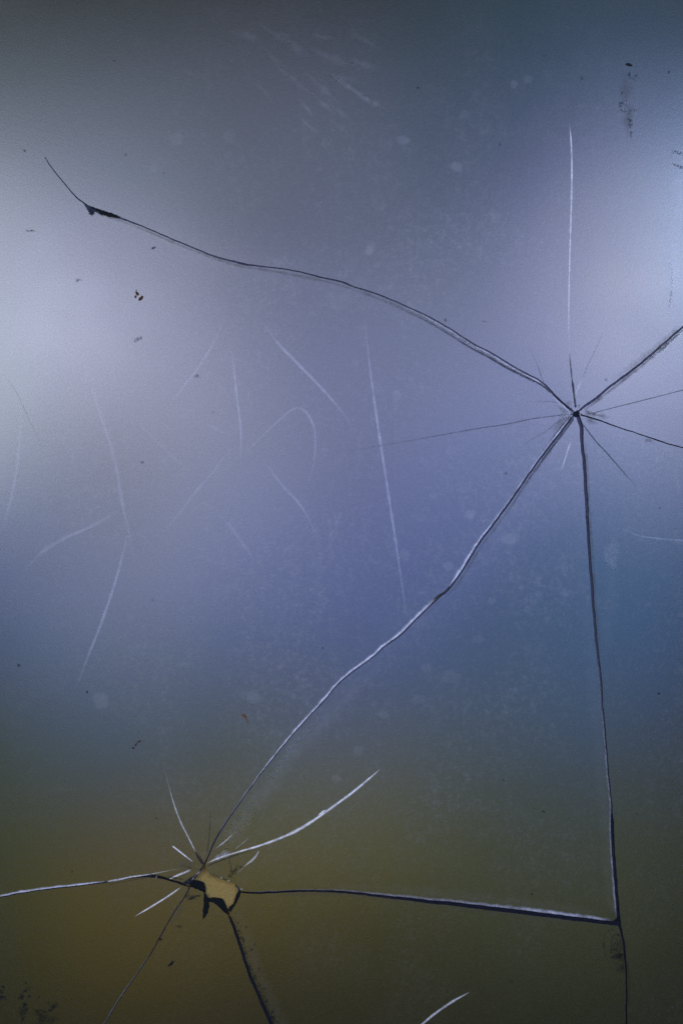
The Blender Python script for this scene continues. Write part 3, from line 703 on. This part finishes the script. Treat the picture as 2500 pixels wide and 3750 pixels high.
chip([(851,3196),(858,3188),(866,3186),(860,3200),(848,3214),(843,3220),(845,3206)], M_SLATE, -.0001, (0, 0), .0005)
chip([(868,3184),(880,3172),(890,3171),(882,3178),(874,3188),(866,3196)], M_SLATE, -.0001, (0, 0), .0005)
chip([(841,3150),(846,3160),(849,3178),(846,3200),(842,3190),(843,3168)], M_SLATE, -.0001, (0, 0), .0004)
chip([(560,3206),(590,3211),(618,3219),(640,3226),(612,3222),(582,3215)], M_CHIP, -.0001, (0, 0), .0004)
chip([(612,3212),(634,3211),(650,3218),(662,3228),(640,3222)], M_SLATE, -.0001, (0, 0), .0004)
for i in range(16):
    an = rng.uniform(0, 6.28); r_ = rng.uniform(6, 30); x_, y_ = 2109 + r_ * math.cos(an), 1514 + r_ * math.sin(an)
    sh_ = 'S1' if (x_ < 2106 or y_ < 1500) else ('S2' if y_ < 1517 else 'S3')
    blob('crushed_flake', sh_, x_, y_, rng.uniform(2, 4.5), rng.uniform(1.5, 3), F_DARK if i % 3 else F_EDGE, rng.uniform(.35, .8), an, rough=.6, core=.4)
ribbon('grime_and_shade', 'S1', [(748,3164,1),(738,3182,1.4),(727,3197,1),(712,3212,1.8),(698,3224,2.4),(684,3231,2),(670,3234,1)], 6, F_DARK, .95, (.05, .05), jit=.35)
ribbon('grime_and_shade', 'S4', [(768,3196),(780,3200),(792,3203),(806,3213),(822,3218),(838,3221)], 5, F_DARK, .7, (.2, .1), jit=.5)
ribbon('hairline_crack', 'S1', [(733,3188,.8),(722,3200,1),(708,3214,.6)], 4, F_WHITE, .4, (.3, .3), jit=.4)
# tiny bright facets
for sh, x, y, rx, ry, an in [('S1',573,3212,3,7,.2),('S1',551,3206,3,3,0),('S4',810,3214,6,4,.6),('S4',884,3255,6,5,.5),('S4',838,3224,5,4,0),('S1',706,3218,3,9,.7),('S6',657,3310,2.5,11,.45),('S1',728,3196,2.5,10,.6)]:
    blob('facet', sh, x, y, rx * .8, ry * .8, F_EDGE, .5, an, core=.3, rough=.5)

# ------------------------------------------------------------------ loose grit stuck to the pane (things of their own)
def speck(label, group, mat, lumps, sh='S1', cat='dirt speck'):
    verts = []; faces = []
    cx = lumps[0][0]; cy = lumps[0][1]; ox, oz = W(cx, cy); oy = float(relief(sh, np.array([cx]), np.array([cy]))[0])
    for (x, y, rx, ry, an) in lumps:
        b = len(verts); K = 10; hgt = min(rx, ry) * S * .7
        x_, z_ = W(x, y)
        for r, hh in ((1., .0), (.75, .65), (.35, 1.)):
            for k in range(K):
                t = 2 * math.pi * k / K; j = 1 + rng.uniform(-.22, .22)
                dx = math.cos(t) * rx * r * j; dy = math.sin(t) * ry * r * j
                ca, sa = math.cos(an), math.sin(an)
                verts.append((x_ - ox + (dx * ca - dy * sa) * S, -hgt * hh * rng.uniform(.8, 1.2), z_ - oz - (dx * sa + dy * ca) * S))
        verts.append((x_ - ox, -hgt * 1.1, z_ - oz))
        for r in range(2):
            for k in range(K):
                k2 = (k + 1) % K; faces.append([b + r * K + k, b + r * K + k2, b + (r + 1) * K + k2, b + (r + 1) * K + k])
        for k in range(K): faces.append([b + 2 * K + k, b + 2 * K + (k + 1) % K, b + 3 * K])
    o = obj('dirt_speck', verts, faces, mat, smooth=[True] * len(faces))
    o.location = (ox, oy - .00005, oz)
    o['label'] = label; o['category'] = cat
    if group: o['group'] = group
GR = 'dirt specks stuck to the pane'
speck('pair of dark brown crumbs below the left end of the long arc crack', GR, M_RUST, [(516,1093,11,6,-.75),(503,1075,9,5,.8),(497,1087,4,6,0),(521,1086,5,4,0),(500,1064,2,5,.2)])
speck('orange rust speck with a thin tail above the sweeping white line', GR, M_ORANGE, [(895,2621,8,6,.4),(888,2617,5,3,0),(901,2630,3,8,-.5),(907,2642,2,6,-.5)])
speck('broken row of small brown crumbs left of the orange speck', GR, M_RUST, [(511,2715,7,3,-.3),(498,2728,3,4,.3),(489,2739,4,4,0),(503,2721,4,2,-.4)])
speck('black speck near the top right corner above the grey smear', GR, M_GRIT, [(2298,236,10,4.5,.15),(2308,239,7,4,.2)])
speck('black speck between the hole and the bottom edge', GR, M_GRIT, [(628,3529,9,5,-.75),(620,3536,5,3,-.5)], 'S6')
